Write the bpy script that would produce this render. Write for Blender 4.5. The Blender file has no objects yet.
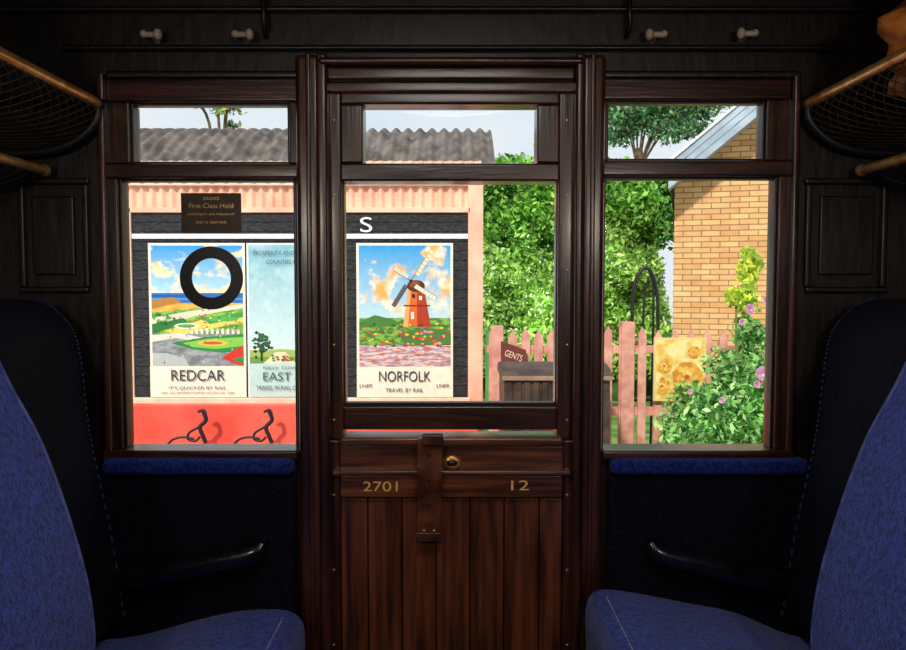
import bpy, bmesh, math, random
import numpy as np
from mathutils import Vector, Matrix, noise as mnoise
random.seed(4); rng=np.random.default_rng(4)
D=1.95; CZ=1.32; F=780.0; TH=math.radians(3.0)
sc=bpy.context.scene
sc.view_settings.view_transform='Standard'

def W(px,py,Y):
    u=(px-453)/F; v=(325-py)/F
    dy=math.cos(TH)+v*math.sin(TH); dz=-math.sin(TH)+v*math.cos(TH)
    t=(Y+D)/dy
    return u*t, CZ+dz*t
def lin(c): return c/12.92 if c<=0.04045 else ((c+0.055)/1.055)**2.4
def hx(s,a=1.0):
    s=s.lstrip('#'); return tuple(lin(int(s[i:i+2],16)/255) for i in (0,2,4))+(a,)

# ---------- materials
def mat(name,c1,c2=None,scale=8,stretch=(1,1,1),rough=0.5,metal=0,coat=0,bump=0,bscale=None,sheen=0,spec=None,rot=None,detail=4,cmin=0.35,cmax=0.65):
    m=bpy.data.materials.new(name); m.use_nodes=True; nt=m.node_tree; N=nt.nodes; L=nt.links
    b=N['Principled BSDF']; b.inputs['Roughness'].default_value=rough; b.inputs['Metallic'].default_value=metal
    b.inputs['Coat Weight'].default_value=coat; b.inputs['Coat Roughness'].default_value=0.2
    b.inputs['Sheen Weight'].default_value=sheen
    if spec is not None: b.inputs['Specular IOR Level'].default_value=spec
    b.inputs['Base Color'].default_value=hx(c1)
    tc=N.new('ShaderNodeTexCoord'); mp=N.new('ShaderNodeMapping'); mp.inputs['Scale'].default_value=stretch
    L.new(tc.outputs['Object'],mp.inputs['Vector'])
    if c2:
        nz=N.new('ShaderNodeTexNoise'); nz.inputs['Scale'].default_value=scale; nz.inputs['Detail'].default_value=detail
        L.new(mp.outputs[0],nz.inputs['Vector'])
        r=N.new('ShaderNodeValToRGB'); r.color_ramp.elements[0].position=cmin; r.color_ramp.elements[1].position=cmax
        r.color_ramp.elements[0].color=hx(c1); r.color_ramp.elements[1].color=hx(c2)
        L.new(nz.outputs['Fac'],r.inputs['Fac']); L.new(r.outputs['Color'],b.inputs['Base Color'])
    if bump:
        n2=N.new('ShaderNodeTexNoise'); n2.inputs['Scale'].default_value=bscale or scale*2; n2.inputs['Detail'].default_value=5
        L.new(mp.outputs[0],n2.inputs['Vector'])
        bp=N.new('ShaderNodeBump'); bp.inputs['Strength'].default_value=bump; bp.inputs['Distance'].default_value=0.01
        L.new(n2.outputs['Fac'],bp.inputs['Height']); L.new(bp.outputs[0],b.inputs['Normal'])
    return m
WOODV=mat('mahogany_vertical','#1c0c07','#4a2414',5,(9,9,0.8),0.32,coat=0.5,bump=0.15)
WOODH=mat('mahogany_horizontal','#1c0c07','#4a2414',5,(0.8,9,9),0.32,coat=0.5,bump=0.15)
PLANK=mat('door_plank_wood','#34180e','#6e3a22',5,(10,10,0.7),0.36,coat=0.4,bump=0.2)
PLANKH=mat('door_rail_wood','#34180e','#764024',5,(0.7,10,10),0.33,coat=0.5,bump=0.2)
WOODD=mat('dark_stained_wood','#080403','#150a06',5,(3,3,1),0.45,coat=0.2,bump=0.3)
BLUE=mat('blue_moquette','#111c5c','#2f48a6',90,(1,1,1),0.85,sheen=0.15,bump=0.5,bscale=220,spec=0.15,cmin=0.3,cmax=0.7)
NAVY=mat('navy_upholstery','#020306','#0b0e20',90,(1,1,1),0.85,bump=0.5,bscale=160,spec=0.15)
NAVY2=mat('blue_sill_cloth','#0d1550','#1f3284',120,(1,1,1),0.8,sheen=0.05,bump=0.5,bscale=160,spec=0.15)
BRAID=mat('navy_braid','#10163a','#20285a',80,rough=0.8)
LEATH=mat('black_leather','#06060a','#12121a',30,(1,1,1),0.22,coat=0.6,bump=0.08)
BRASS=mat('aged_brass','#b8803e','#e8b878',30,(1,1,1),0.3,metal=0.7)
IRON=mat('black_iron','#0b0b0c','#1a1a1b',20,rough=0.45)
CORD=mat('net_cord','#221a12','#3f3222',40,rough=0.8)
STRAP=mat('strap_leather','#34180e','#6a3820',18,(1,1,1),0.4,bump=0.2,coat=0.2)
CREAM=mat('cream_ceramic','#a89880','#c8b89c',10,rough=0.3)
GOLD=mat('gold_leaf','#e0a450','#f8cc84',60,rough=0.4,metal=0.0)
STITCH=mat('stitch_thread','#6a7090','#9a9ca8',40,rough=0.8)
PIPE=mat('blue_piping','#2c3a74','#4c5a94',40,rough=0.8)
SALM=mat('salmon_paint','#eeb092','#f9ccae',6,rough=0.55,bump=0.1)
SALMD=mat('salmon_fence_paint','#c98272','#e6ab96',12,(1,1,1),0.6,bump=0.2)
SALML=mat('pale_peach_paint','#f4c4a4','#fbdcc0',10,rough=0.6)
RED=mat('coral_red_paint','#dc4834','#ee6450',3,rough=0.45)
TAR=mat('black_weatherboard','#121316','#505258',60,(0.5,1,3),0.7,bump=0.6,cmin=0.45,cmax=0.85)
WHITE=mat('white_paint','#e6e6e2','#f7f7f4',20,rough=0.5)
ROOF=mat('weathered_corrugated_iron','#4c443f','#7d736b',7,(1,1,1),0.8,bump=0.15)
SLATE=mat('roof_slate','#5d6872','#7f8c98',7,(1,1,1),0.7,bump=0.15)
GREYB=mat('blue_grey_board','#93a5b4','#b3c2cd',6,rough=0.5)
TRUNK=mat('brown_painted_wood','#2d1f19','#57402f',12,(1,1,1),0.5,bump=0.2)
PAVE=mat('platform_paving','#8e8880','#b1aaa0',6,rough=0.9,bump=0.3)
GRASS=mat('grass','#3e6327','#7ea54b',5,rough=0.9,bump=0.4)
BARK=mat('bark','#4a3a2b','#75604a',14,rough=0.9,bump=0.5)
EARTH=mat('dark_undergrowth','#2a4216','#4a6c28',4,rough=0.95,bump=0.6)
GLOBE=mat('opal_glass','#e8e2d0',rough=0.3)  # globe glass for the added fill fixtures
FLOORM=mat('linoleum','#2a1a14','#3a241b',10,rough=0.6)
def attrmat(name,rough=0.5,nscale=25,var=0.25,transl=0.0,gain=1.0):
    m=bpy.data.materials.new(name); m.use_nodes=True; nt=m.node_tree; N=nt.nodes; L=nt.links
    b=N['Principled BSDF']; b.inputs['Roughness'].default_value=rough; b.inputs['Specular IOR Level'].default_value=0.3
    a=N.new('ShaderNodeAttribute'); a.attribute_name='Col'
    tc=N.new('ShaderNodeTexCoord'); nz=N.new('ShaderNodeTexNoise'); nz.inputs['Scale'].default_value=nscale; nz.inputs['Detail'].default_value=3
    L.new(tc.outputs['Object'],nz.inputs['Vector'])
    mr=N.new('ShaderNodeMapRange'); mr.inputs['From Min'].default_value=0.3; mr.inputs['From Max'].default_value=0.7
    mr.inputs['To Min'].default_value=(1-var)*gain; mr.inputs['To Max'].default_value=(1+var*0.6)*gain
    L.new(nz.outputs['Fac'],mr.inputs['Value'])
    hs=N.new('ShaderNodeHueSaturation'); L.new(a.outputs['Color'],hs.inputs['Color']); L.new(mr.outputs[0],hs.inputs['Value'])
    L.new(hs.outputs[0],b.inputs['Base Color'])
    if transl:
        t=N.new('ShaderNodeBsdfTranslucent'); L.new(hs.outputs[0],t.inputs['Color'])
        mx=N.new('ShaderNodeMixShader'); mx.inputs[0].default_value=transl
        L.new(b.outputs[0],mx.inputs[1]); L.new(t.outputs[0],mx.inputs[2]); L.new(mx.outputs[0],N['Material Output'].inputs['Surface'])
    return m
PRINT=attrmat('printed_poster',0.5,22,0.08)
LEAF=attrmat('leaf_foliage',0.65,1.3,0.3,0.4,1.5)
def glassmat():
    m=bpy.data.materials.new('window_glass'); m.use_nodes=True; nt=m.node_tree; N=nt.nodes; L=nt.links
    N.remove(N['Principled BSDF'])
    t=N.new('ShaderNodeBsdfTransparent'); g=N.new('ShaderNodeBsdfGlossy'); g.inputs['Roughness'].default_value=0.02
    mx=N.new('ShaderNodeMixShader'); mx.inputs[0].default_value=0.006
    L.new(t.outputs[0],mx.inputs[1]); L.new(g.outputs[0],mx.inputs[2]); L.new(mx.outputs[0],N['Material Output'].inputs['Surface'])
    return m
GLASS=glassmat()
def brickmat():
    m=bpy.data.materials.new('yellow_brick'); m.use_nodes=True; nt=m.node_tree; N=nt.nodes; L=nt.links
    b=N['Principled BSDF']; b.inputs['Roughness'].default_value=0.85
    tc=N.new('ShaderNodeTexCoord'); sp=N.new('ShaderNodeSeparateXYZ'); cb=N.new('ShaderNodeCombineXYZ')
    ad=N.new('ShaderNodeMath'); ad.operation='ADD'
    L.new(tc.outputs['Object'],sp.inputs[0]); L.new(sp.outputs['X'],ad.inputs[0]); L.new(sp.outputs['Y'],ad.inputs[1])
    L.new(ad.outputs[0],cb.inputs['X']); L.new(sp.outputs['Z'],cb.inputs['Y'])
    br=N.new('ShaderNodeTexBrick'); br.inputs['Scale'].default_value=1; br.inputs['Brick Width'].default_value=0.2; br.inputs['Row Height'].default_value=0.062
    br.inputs['Mortar Size'].default_value=0.006; br.inputs['Color1'].default_value=hx('#e8bd80'); br.inputs['Color2'].default_value=hx('#d69e66'); br.inputs['Mortar'].default_value=hx('#94704c')
    L.new(cb.outputs[0],br.inputs['Vector'])
    nz=N.new('ShaderNodeTexNoise'); nz.inputs['Scale'].default_value=7; L.new(tc.outputs['Object'],nz.inputs['Vector'])
    mx=N.new('ShaderNodeMixRGB'); mx.blend_type='OVERLAY'; mx.inputs['Fac'].default_value=0.3
    L.new(br.outputs['Color'],mx.inputs[1]); L.new(nz.outputs['Fac'],mx.inputs[2]); L.new(mx.outputs[0],b.inputs['Base Color'])
    return m
BRICK=brickmat()

# ---------- geometry helpers
def link(o,parent=None):
    sc.collection.objects.link(o)
    if parent: o.parent=parent
    return o
def grp(name):
    e=bpy.data.objects.new(name,None); e.empty_display_size=0.1; return link(e)
def mesh(name,v,f,m,parent=None,smooth=False,bevel=0,seg=2,ang=40):
    me=bpy.data.meshes.new(name); me.from_pydata([tuple(p) for p in v],[],[tuple(q) for q in f]); me.update()
    bm=bmesh.new(); bm.from_mesh(me); bmesh.ops.recalc_face_normals(bm,faces=bm.faces); bm.to_mesh(me); bm.free()
    if isinstance(m,(list,tuple)):
        for k in m: me.materials.append(k)
    elif m: me.materials.append(m)
    if smooth:
        for p in me.polygons: p.use_smooth=True
    o=bpy.data.objects.new(name,me); link(o,parent)
    if bevel:
        b=o.modifiers.new('bevel','BEVEL'); b.width=bevel; b.segments=seg; b.limit_method='ANGLE'; b.angle_limit=math.radians(ang)
        if seg>1:
            for p in me.polygons: p.use_smooth=True
            w=o.modifiers.new('wn','WEIGHTED_NORMAL'); w.keep_sharp=True
    return o
def boxes(name,lst,m,parent=None,bevel=0.0,seg=2):
    v=[];f=[]
    for (x0,x1,y0,y1,z0,z1) in lst:
        if x0>x1: x0,x1=x1,x0
        if z0>z1: z0,z1=z1,z0
        i=len(v)
        v+=[(x0,y0,z0),(x1,y0,z0),(x1,y1,z0),(x0,y1,z0),(x0,y0,z1),(x1,y0,z1),(x1,y1,z1),(x0,y1,z1)]
        f+=[(i,i+3,i+2,i+1),(i+4,i+5,i+6,i+7),(i,i+1,i+5,i+4),(i+1,i+2,i+6,i+5),(i+2,i+3,i+7,i+6),(i+3,i,i+4,i+7)]
    return mesh(name,v,f,m,parent,bevel=bevel,seg=seg)
def pb(px0,px1,py0,py1,ya,yb,Yref=None,pr=None):
    """photo-measured rectangle on a plane -> box tuple"""
    Yr=ya if Yref is None else Yref
    pm=(py0+py1)/2 if pr is None else pr
    return (W(px0,pm,Yr)[0],W(px1,pm,Yr)[0],ya,yb,W(453,py1,Yr)[1],W(453,py0,Yr)[1])
def curve(name,paths,r,m,parent=None,cyc=False,smooth=True,radii=None,res=3):
    c=bpy.data.curves.new(name,'CURVE'); c.dimensions='3D'; c.bevel_depth=r; c.bevel_resolution=res; c.use_fill_caps=True
    for pi,p in enumerate(paths):
        s=c.splines.new('POLY'); s.points.add(len(p)-1)
        for i,q in enumerate(p):
            s.points[i].co=(*q,1)
            if radii: s.points[i].radius=radii[i]
        s.use_cyclic_u=cyc; s.use_smooth=smooth
    c.materials.append(m); o=bpy.data.objects.new(name,c); return link(o,parent)
def cr(pts,n=8,closed=False):
    out=[];P=[np.array(p,float) for p in pts];k=len(P)
    rngi=range(k if closed else k-1)
    for i in rngi:
        if closed: a,b,c,d=P[(i-1)%k],P[i],P[(i+1)%k],P[(i+2)%k]
        else: a,b,c,d=P[max(i-1,0)],P[i],P[i+1],P[min(i+2,k-1)]
        for j in range(n):
            t=j/n; out.append(tuple(0.5*((2*b)+(c-a)*t+(2*a-5*b+4*c-d)*t*t+(3*b-a-3*c+d)*t**3)))
    if not closed: out.append(tuple(P[-1]))
    return out
def text(name,body,px,py,wpx,hpx,Y,m,parent,ext=0.001):
    c=bpy.data.curves.new(name,'FONT'); c.body=body; c.size=1; c.extrude=0.0; c.align_x='CENTER'; c.align_y='CENTER'
    o=bpy.data.objects.new(name,c); link(o); c.materials.append(m)
    bpy.context.view_layer.update()
    dx,dy=o.dimensions.x,o.dimensions.y
    k=(Y+D)/F
    o.scale=(wpx*k/dx,hpx*k/dy,1); o.rotation_euler=(math.pi/2,0,0)
    x,z=W(px,py,Y); o.location=(x,Y,z)
    if parent: o.parent=parent
    return o
def uvsphere(name,c,r,m,parent=None,sc3=(1,1,1),seg=20,disp=0,ds=3):
    bm=bmesh.new(); bmesh.ops.create_icosphere(bm,subdivisions=4 if disp else 3,radius=1)
    for v in bm.verts:
        d=1+disp*mnoise.noise(v.co*ds)
        v.co=Vector((c[0]+v.co.x*r*sc3[0]*d,c[1]+v.co.y*r*sc3[1]*d,c[2]+v.co.z*r*sc3[2]*d))
    me=bpy.data.meshes.new(name); bm.to_mesh(me); bm.free(); me.materials.append(m)
    for p in me.polygons: p.use_smooth=True
    return link(bpy.data.objects.new(name,me),parent)
def colormesh(name,v,f,cols,m,parent=None):
    me=bpy.data.meshes.new(name); me.from_pydata(v,[],f); me.update(); me.materials.append(m)
    at=me.color_attributes.new('Col','FLOAT_COLOR','CORNER')
    arr=np.empty((len(me.loops),4),dtype=np.float32)
    i=0
    for q,c in zip(f,cols):
        arr[i:i+len(q)]=c; i+=len(q)
    at.data.foreach_set('color',arr.ravel())
    return link(bpy.data.objects.new(name,me),parent)

class Paint:
    def __init__(s,Y,pyref): s.Y=Y; s.v=[]; s.f=[]; s.c=[]; s.n=0; s.pr=pyref
    def poly(s,pts,col,adv=1):
        s.n+=adv; y=s.Y-0.00005*s.n; i=len(s.v)
        for p in pts: s.v.append((W(p[0],s.pr,s.Y)[0],y,W(453,p[1],s.Y)[1]))
        s.f.append(tuple(range(i+len(pts)-1,i-1,-1))); s.c.append(hx(col) if isinstance(col,str) else col)
    def rect(s,x0,x1,y0,y1,col,adv=1): s.poly([(x0,y0),(x0,y1),(x1,y1),(x1,y0)],col,adv)
    def ell(s,cx,cy,rx,ry,col,n=18,j=0.0):
        s.poly([(cx+rx*math.cos(a)*(1+random.uniform(-j,j)),cy-ry*math.sin(a)*(1+random.uniform(-j,j))) for a in [i*2*math.pi/n for i in range(n)]],col)
    def raster(s,x0,x1,y0,y1,fn,step=0.8):
        s.n+=1
        nx=int((x1-x0)/step); ny=int((y1-y0)/step)
        for i in range(nx):
            for j in range(ny):
                a=x0+(x1-x0)*i/nx; b=y0+(y1-y0)*j/ny
                s.rect(a,a+(x1-x0)/nx,b,b+(y1-y0)/ny,fn(a,b),0)
    def build(s,name,parent): return colormesh(name,s.v,s.f,s.c,PRINT,parent)
def fbm(x,y,z=0.0):
    return sum(mnoise.noise(Vector((x*2**k,y*2**k,z+k*7)))*0.55**k for k in range(4))
def mixc(a,b,t):
    t=max(0,min(1,t)); return tuple(p+(q-p)*t for p,q in zip(a,b))

# ======================= CARRIAGE SHELL
HW=1.25; BK=-2.35; CEIL=2.16
wf=grp('wall_front')
z92=W(453,80,0)[1]; z457=W(453,456,0)[1]
xl=W(110,300,0)[0]; xr=W(790,300,0)[0]
dl=W(328,300,0)[0]; dr=W(575,300,0)[0]
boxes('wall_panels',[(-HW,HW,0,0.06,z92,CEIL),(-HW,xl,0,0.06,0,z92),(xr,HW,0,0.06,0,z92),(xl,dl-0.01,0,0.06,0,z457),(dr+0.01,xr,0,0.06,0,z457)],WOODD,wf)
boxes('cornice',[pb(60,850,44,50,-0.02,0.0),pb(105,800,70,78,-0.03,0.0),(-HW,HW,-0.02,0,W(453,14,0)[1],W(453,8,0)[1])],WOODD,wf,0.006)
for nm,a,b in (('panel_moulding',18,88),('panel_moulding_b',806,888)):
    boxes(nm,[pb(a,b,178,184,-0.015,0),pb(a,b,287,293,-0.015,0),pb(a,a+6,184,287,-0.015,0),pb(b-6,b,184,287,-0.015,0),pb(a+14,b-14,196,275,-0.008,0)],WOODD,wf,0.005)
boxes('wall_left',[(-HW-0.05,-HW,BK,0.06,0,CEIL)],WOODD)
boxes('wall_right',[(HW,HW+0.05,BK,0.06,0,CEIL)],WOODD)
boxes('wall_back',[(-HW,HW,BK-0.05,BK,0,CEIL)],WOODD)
boxes('ceiling',[(-HW-0.05,HW+0.05,BK-0.05,0.06,CEIL,CEIL+0.05)],mat('ceiling_paint','#6b5f4a','#776a55',4,rough=0.7))
boxes('floor',[(-HW-0.05,HW+0.05,BK-0.05,0.06,-0.06,0)],FLOORM)
for nm,a,b,c,d in (('trim_1',297,322,318,329),('trim_2',580,604,574,583)):
    g=grp(nm)
    zt=W(453,58,0)[1]
    x0,x1=W(a,325,-0.04)[0],W(b,325,-0.04)[0]
    boxes('pillar',[(x0,x1,-0.04,0.06,0,zt)],WOODV,g,0.014,4)
    x0,x1=W(c,325,-0.05)[0],W(d,325,-0.05)[0]
    boxes('bead',[(x0,x1,-0.055,0.05,0,zt)],WOODV,g,0.009,4)
    xm=W((a+b)/2,325,-0.05)[0]
    boxes('inner_bead',[(xm-0.006,xm+0.006,-0.046,-0.03,0,zt)],WOODV,g,0.004,3)
g=grp('trim_3')
boxes('door_header_moulding',[pb(318,584,56,64,-0.06,0),pb(326,576,66,80,-0.045,0),pb(326,577,80,93,-0.026,0.06)],WOODH,g,0.008,3)

# ---------- windows
def window(nm,gx0,gx1,gy0,gy1,ux0,ux1,uy0,uy1,ox0,ox1,otop):
    g=grp(nm)
    Y=-0.012
    bars=[pb(ox0,ox1,otop,uy0,Y,0.06,0.0),pb(ox0,ox1,uy1,gy0,Y,0.06,0.0),pb(ox0,ox1,gy1,gy1+10,Y-0.02,0.06,0.0)]
    v=[]
    if ox0<gx0: v.append(pb(ox0,gx0,gy0,gy1,Y,0.06,0.0))
    if ox1>gx1: v.append(pb(gx1,ox1,gy0,gy1,Y,0.06,0.0))
    v.append(pb(ox0,ux0,uy0,uy1,Y,0.06,0.0)); v.append(pb(ux1,ox1,uy0,uy1,Y,0.06,0.0))
    boxes('frame_rails',bars,WOODH,g,0.007,3); boxes('frame_stiles',v,WOODV,g,0.007,3)
    t=2.5
    bd=[pb(gx0,gx1,gy0,gy0+t,0.0,0.03),pb(gx0,gx0+t,gy0,gy1,0.0,0.03),pb(gx1-t,gx1,gy0,gy1,0.0,0.03),
        pb(ux0,ux1,uy0,uy0+t,0.0,0.03),pb(ux0,ux1,uy1-t,uy1,0.0,0.03),pb(ux0,ux0+t,uy0,uy1,0.0,0.03),pb(ux1-t,ux1,uy0,uy1,0.0,0.03)]
    boxes('glazing_beads',bd,WOODD,g,0.002,2)
    boxes('pane',[pb(gx0-2,gx1+2,gy0-2,gy1+2,0.032,0.036),pb(ux0-2,ux1+2,uy0-2,uy1+2,0.032,0.036)],GLASS,g)
    return g
w1=window('window_1',122,297,179,448,131,290,103,164,107,300,78)
w2=window('window_2',602,775,177,448,606,765,101,161,600,790,76)
for nm,s in (('trim_4',[pb(100,107,72,455,-0.03,0.0)]),('trim_5',[pb(791,798,72,455,-0.03,0.0)])):
    boxes(nm,s,WOODV,None,0.006,3)

# stickers on the left pane
st=grp('window_plaque'); 
STK=mat('plaque_brown','#2a1d12','#3d2a18',30,rough=0.5)
boxes('plate',[pb(181,241,193,233,0.026,0.031)],STK,st,0.001)
for (t,py,wd,h) in (('First Class Hold',206,44,4.5),('passengers are requested',214,46,3.2),('not to lean out',222,30,3.2)):
    text('lettering',t,211,py,wd,h,0.025,BRASS,st)
text('crown',"ooo",211,198,16,3,0.025,BRASS,st)
rg=grp('ring_sticker')
cx,cz=W(211.5,278,0.03); k=(0.03+D)/F
v=[];f=[];n=64
for i in range(n):
    a=2*math.pi*i/n
    for (r,y) in ((31.5*k,0.028),(19.5*k,0.028),(19.5*k,0.031),(31.5*k,0.031)): v.append((cx+r*math.cos(a),y,cz+r*math.sin(a)))
for i in range(n):
    j=(i+1)%n
    for q in range(4): f.append((4*i+q,4*i+(q+1)%4,4*j+(q+1)%4,4*j+q))
mesh('ring_disc',v,f,mat('sticker_black','#0c0c0d',rough=0.4),rg)

# ---------- door
dg=grp('door_1')
Yd=-0.02
boxes('door_stiles',[pb(329,342,92,440,Yd,0.05),pb(558,574,92,440,Yd,0.05),pb(327,341,440,800,Yd,0.05),pb(562,576,440,800,Yd,0.05)],WOODV,dg,0.006,3)
boxes('outer_skin',[(W(322,560,0.05)[0],W(581,560,0.05)[0],0.045,0.06,0.0,W(453,440,0.05)[1])],WOODD,dg)
boxes('fixed_light_frame',[pb(340,560,92,104,Yd-0.004,0.05),pb(340,560,163,181,Yd-0.008,0.05)],WOODH,dg,0.006,3)
boxes('fixed_light_sides',[pb(340,363,104,163,Yd-0.004,0.05),pb(537,560,104,163,Yd-0.004,0.05)],WOODV,dg,0.006,3)
boxes('droplight_frame',[pb(341,559,406,430,0.0,0.035)],WOODH,dg,0.006,3)
boxes('droplight_sides',[pb(341,345,180,407,0.0,0.035),pb(555.5,559,180,407,0.0,0.035)],WOODV,dg,0.002,2)
boxes('droplight_bottom_lip',[pb(343,557,402.5,406,0.004,0.03)],WOODD,dg,0.001)
boxes('pane',[pb(341,559,180,407,0.018,0.022),pb(361,539,102,165,0.02,0.024)],GLASS,dg)
boxes('sill',[pb(340,563,438,446,-0.045,0.05)],PLANKH,dg,0.006,3)
boxes('sill_panel',[pb(340,563,446,472,-0.02,0.05)],PLANKH,dg,0.003,3)
boxes('lock_rail',[pb(340,563,475,498,-0.03,0.05)],PLANKH,dg,0.005,3)
boxes('lock_rail_cap',[pb(332,571,471,476,-0.045,0.0)],PLANKH,dg,0.004,3)
edges=[341,368,402,436,470,504,539,562]
boxes('planks',[(W(a+0.4,560,-0.012)[0],W(b-0.4,560,-0.012)[0],-0.012,0.044,0.02,W(453,497,0)[1]) for a,b in zip(edges,edges[1:])],PLANK,dg,0.003,2)
text('number_2701','2701',382,487,35,10,-0.0315,GOLD,dg)
text('number_12','12',518,486,18,10,-0.0315,GOLD,dg)
# strap
pts=[(436,-0.058),(441,-0.062),(455,-0.058),(475,-0.060),(498,-0.052),(520,-0.048),(541,-0.047)]
v=[];f=[]
pp=cr([( -0.053,W(453,p,-0.055)[1],q) for p,q in pts],5)
xa,xb=W(418,490,-0.055)[0],W(443,490,-0.055)[0]
for i,(_,z,y) in enumerate(pp):
    t=i/len(pp); s=0.004*t
    v+=[(xa-s,y,z),(xb-s,y,z),(xb-s,y+0.005,z),(xa-s,y+0.005,z)]
for i in range(len(pp)-1):
    for q in range(4): f.append((4*i+q,4*i+(q+1)%4,4*i+4+(q+1)%4,4*i+4+q))
f+=[(0,1,2,3),(4*len(pp)-4,4*len(pp)-3,4*len(pp)-2,4*len(pp)-1)]
sg=grp('window_strap')
mesh('strap_band',v,f,STRAP,sg,bevel=0.001,seg=2)
boxes('strap_head',[pb(422,443,435,446,-0.075,-0.05)],STRAP,sg,0.004,3)
boxes('strap_tail_plate',[pb(416,441,533,542,-0.054,-0.045)],STRAP,sg,0.002,2)
for a in (424,434):
    x,z=W(a,531,-0.056); uvsphere('screw',(x,-0.054,z),0.004,BRASS,sg)
for zz in (455,480,505): 
    x,z=W(429,zz,-0.065); uvsphere('strap_hole',(x,-0.063,z),0.0035,IRON,sg,(1,0.4,1))
# catch
cg=grp('door_catch')
x,z=W(452,463,-0.03)
uvsphere('catch_plate',(x,-0.022,z),0.024,BRASS,cg,(1,0.3,0.75))
uvsphere('catch_slot',(x,-0.030,z),0.013,IRON,cg,(1,0.4,0.6))
sv=grp('pillar_screws')
for py in range(120,650,75):
    for a in (334,567):
        x,z=W(a,py,-0.02); uvsphere('screw',(x,-0.021,z),0.0035,BRASS,sv,(1,0.4,1))

# ---------- coat hooks
for (a,b) in ((153,36),(244,36),(655,36),(746,35)):
    g=grp('coat_hook')
    x,z=W(a,b,-0.03); s=1 if a<453 else -1
    curve('stem',[[(x,-0.001,z-0.004),(x,-0.03,z),(x+s*0.006,-0.04,z)]],0.006,CREAM,g)
    curve('crossbar',[[(x-0.022,-0.035,z+0.002),(x+0.018,-0.04,z)]],0.007,CREAM,g)
    uvsphere('knob',(x+s*0.016,-0.042,z),0.0125,CREAM,g,(0.8,1,1.1)); uvsphere('knob_small',(x-s*0.02,-0.036,z+0.003),0.009,CREAM,g)
for a in (264,628):
    g=grp('curtain_bracket'); x,z=W(a,35,-0.02)
    curve('rod',[[(x,-0.001,z+0.11),(x,-0.03,z+0.09),(x+0.003,-0.03,z+0.02),(x,-0.001,z)]],0.006,WOODD,g)

# ---------- luggage racks
for s in (-1,1):
    g=grp('luggage_rack')
    xr_,zr=-0.862,CZ+0.437
    X=lambda x: x if s<0 else -x
    curve('front_rail',[[(X(xr_),BK+0.05,zr),(X(xr_),-0.03,zr)]],0.0135,BRASS,g)
    uvsphere('rail_end',(X(xr_),-0.03,zr),0.017,IRON,g)
    prof=cr([(xr_,zr),(-0.868,zr-0.045),(-0.925,zr-0.095),(-1.02,zr-0.118),(-1.14,zr-0.113),(-HW,zr-0.06)],8)
    curve('end_bracket',[[(X(a),-0.035,b) for a,b in prof]],0.011,IRON,g)
    curve('mid_bracket',[[(X(a),-1.0,b) for a,b in prof]],0.008,IRON,g)
    curve('top_bracket',[[(X(xr_),-0.035,zr),(X(-HW),-0.035,zr+0.03)]],0.007,IRON,g)
    net=[(a,b-0.0) for a,b in prof]; paths=[]
    for d in (1,-1):
        y=BK-0.5
        while y<0.4:
            p=[]
            for i,(a,b) in enumerate(net):
                yy=y+d*i*0.011
                if BK+0.05<yy<-0.04: p.append((X(a+0.004),yy,b+0.008))
            if len(p)>2: paths.append(p)
            y+=0.038
    curve('net',paths,0.0012,CORD,g,res=1)
    x2,z2=-0.99,CZ+0.275
    g2=grp('umbrella_rack')
    curve('rail',[[(X(x2),BK+0.05,z2),(X(x2),-0.05,z2)]],0.012,BRASS,g2)
    uvsphere('rail_finial',(X(x2),-0.045,z2),0.015,BRASS,g2)
    pr2=cr([(x2,z2),(-1.05,z2-0.03),(-1.15,z2-0.045),(-HW,z2-0.02)],6)
    curve('arm',[[(X(a),-0.08,b) for a,b in pr2],[(X(a),-1.0,b) for a,b in pr2]],0.007,IRON,g2)
    paths=[]
    y=BK+0.1
    while y<-0.09:
        paths.append([(X(a),y,b+0.004) for a,b in pr2]); y+=0.045
    curve('slats',paths,0.003,IRON,g2,res=1)
bg=grp('leather_bag')
BAG=mat('tan_bag','#7a3a14','#d9822e',14,rough=0.6,bump=0.5,cmin=0.4,cmax=0.62)
uvsphere('bag_body',(1.045,-0.36,1.815),0.14,BAG,bg,(1.0,1.2,0.95),disp=0.45,ds=3.0)
curve('bag_handle',[cr([(0.97,-0.42,1.87),(0.945,-0.40,1.93),(0.95,-0.33,1.96),(1.0,-0.28,1.90)],8)],0.010,BAG,bg)

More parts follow.
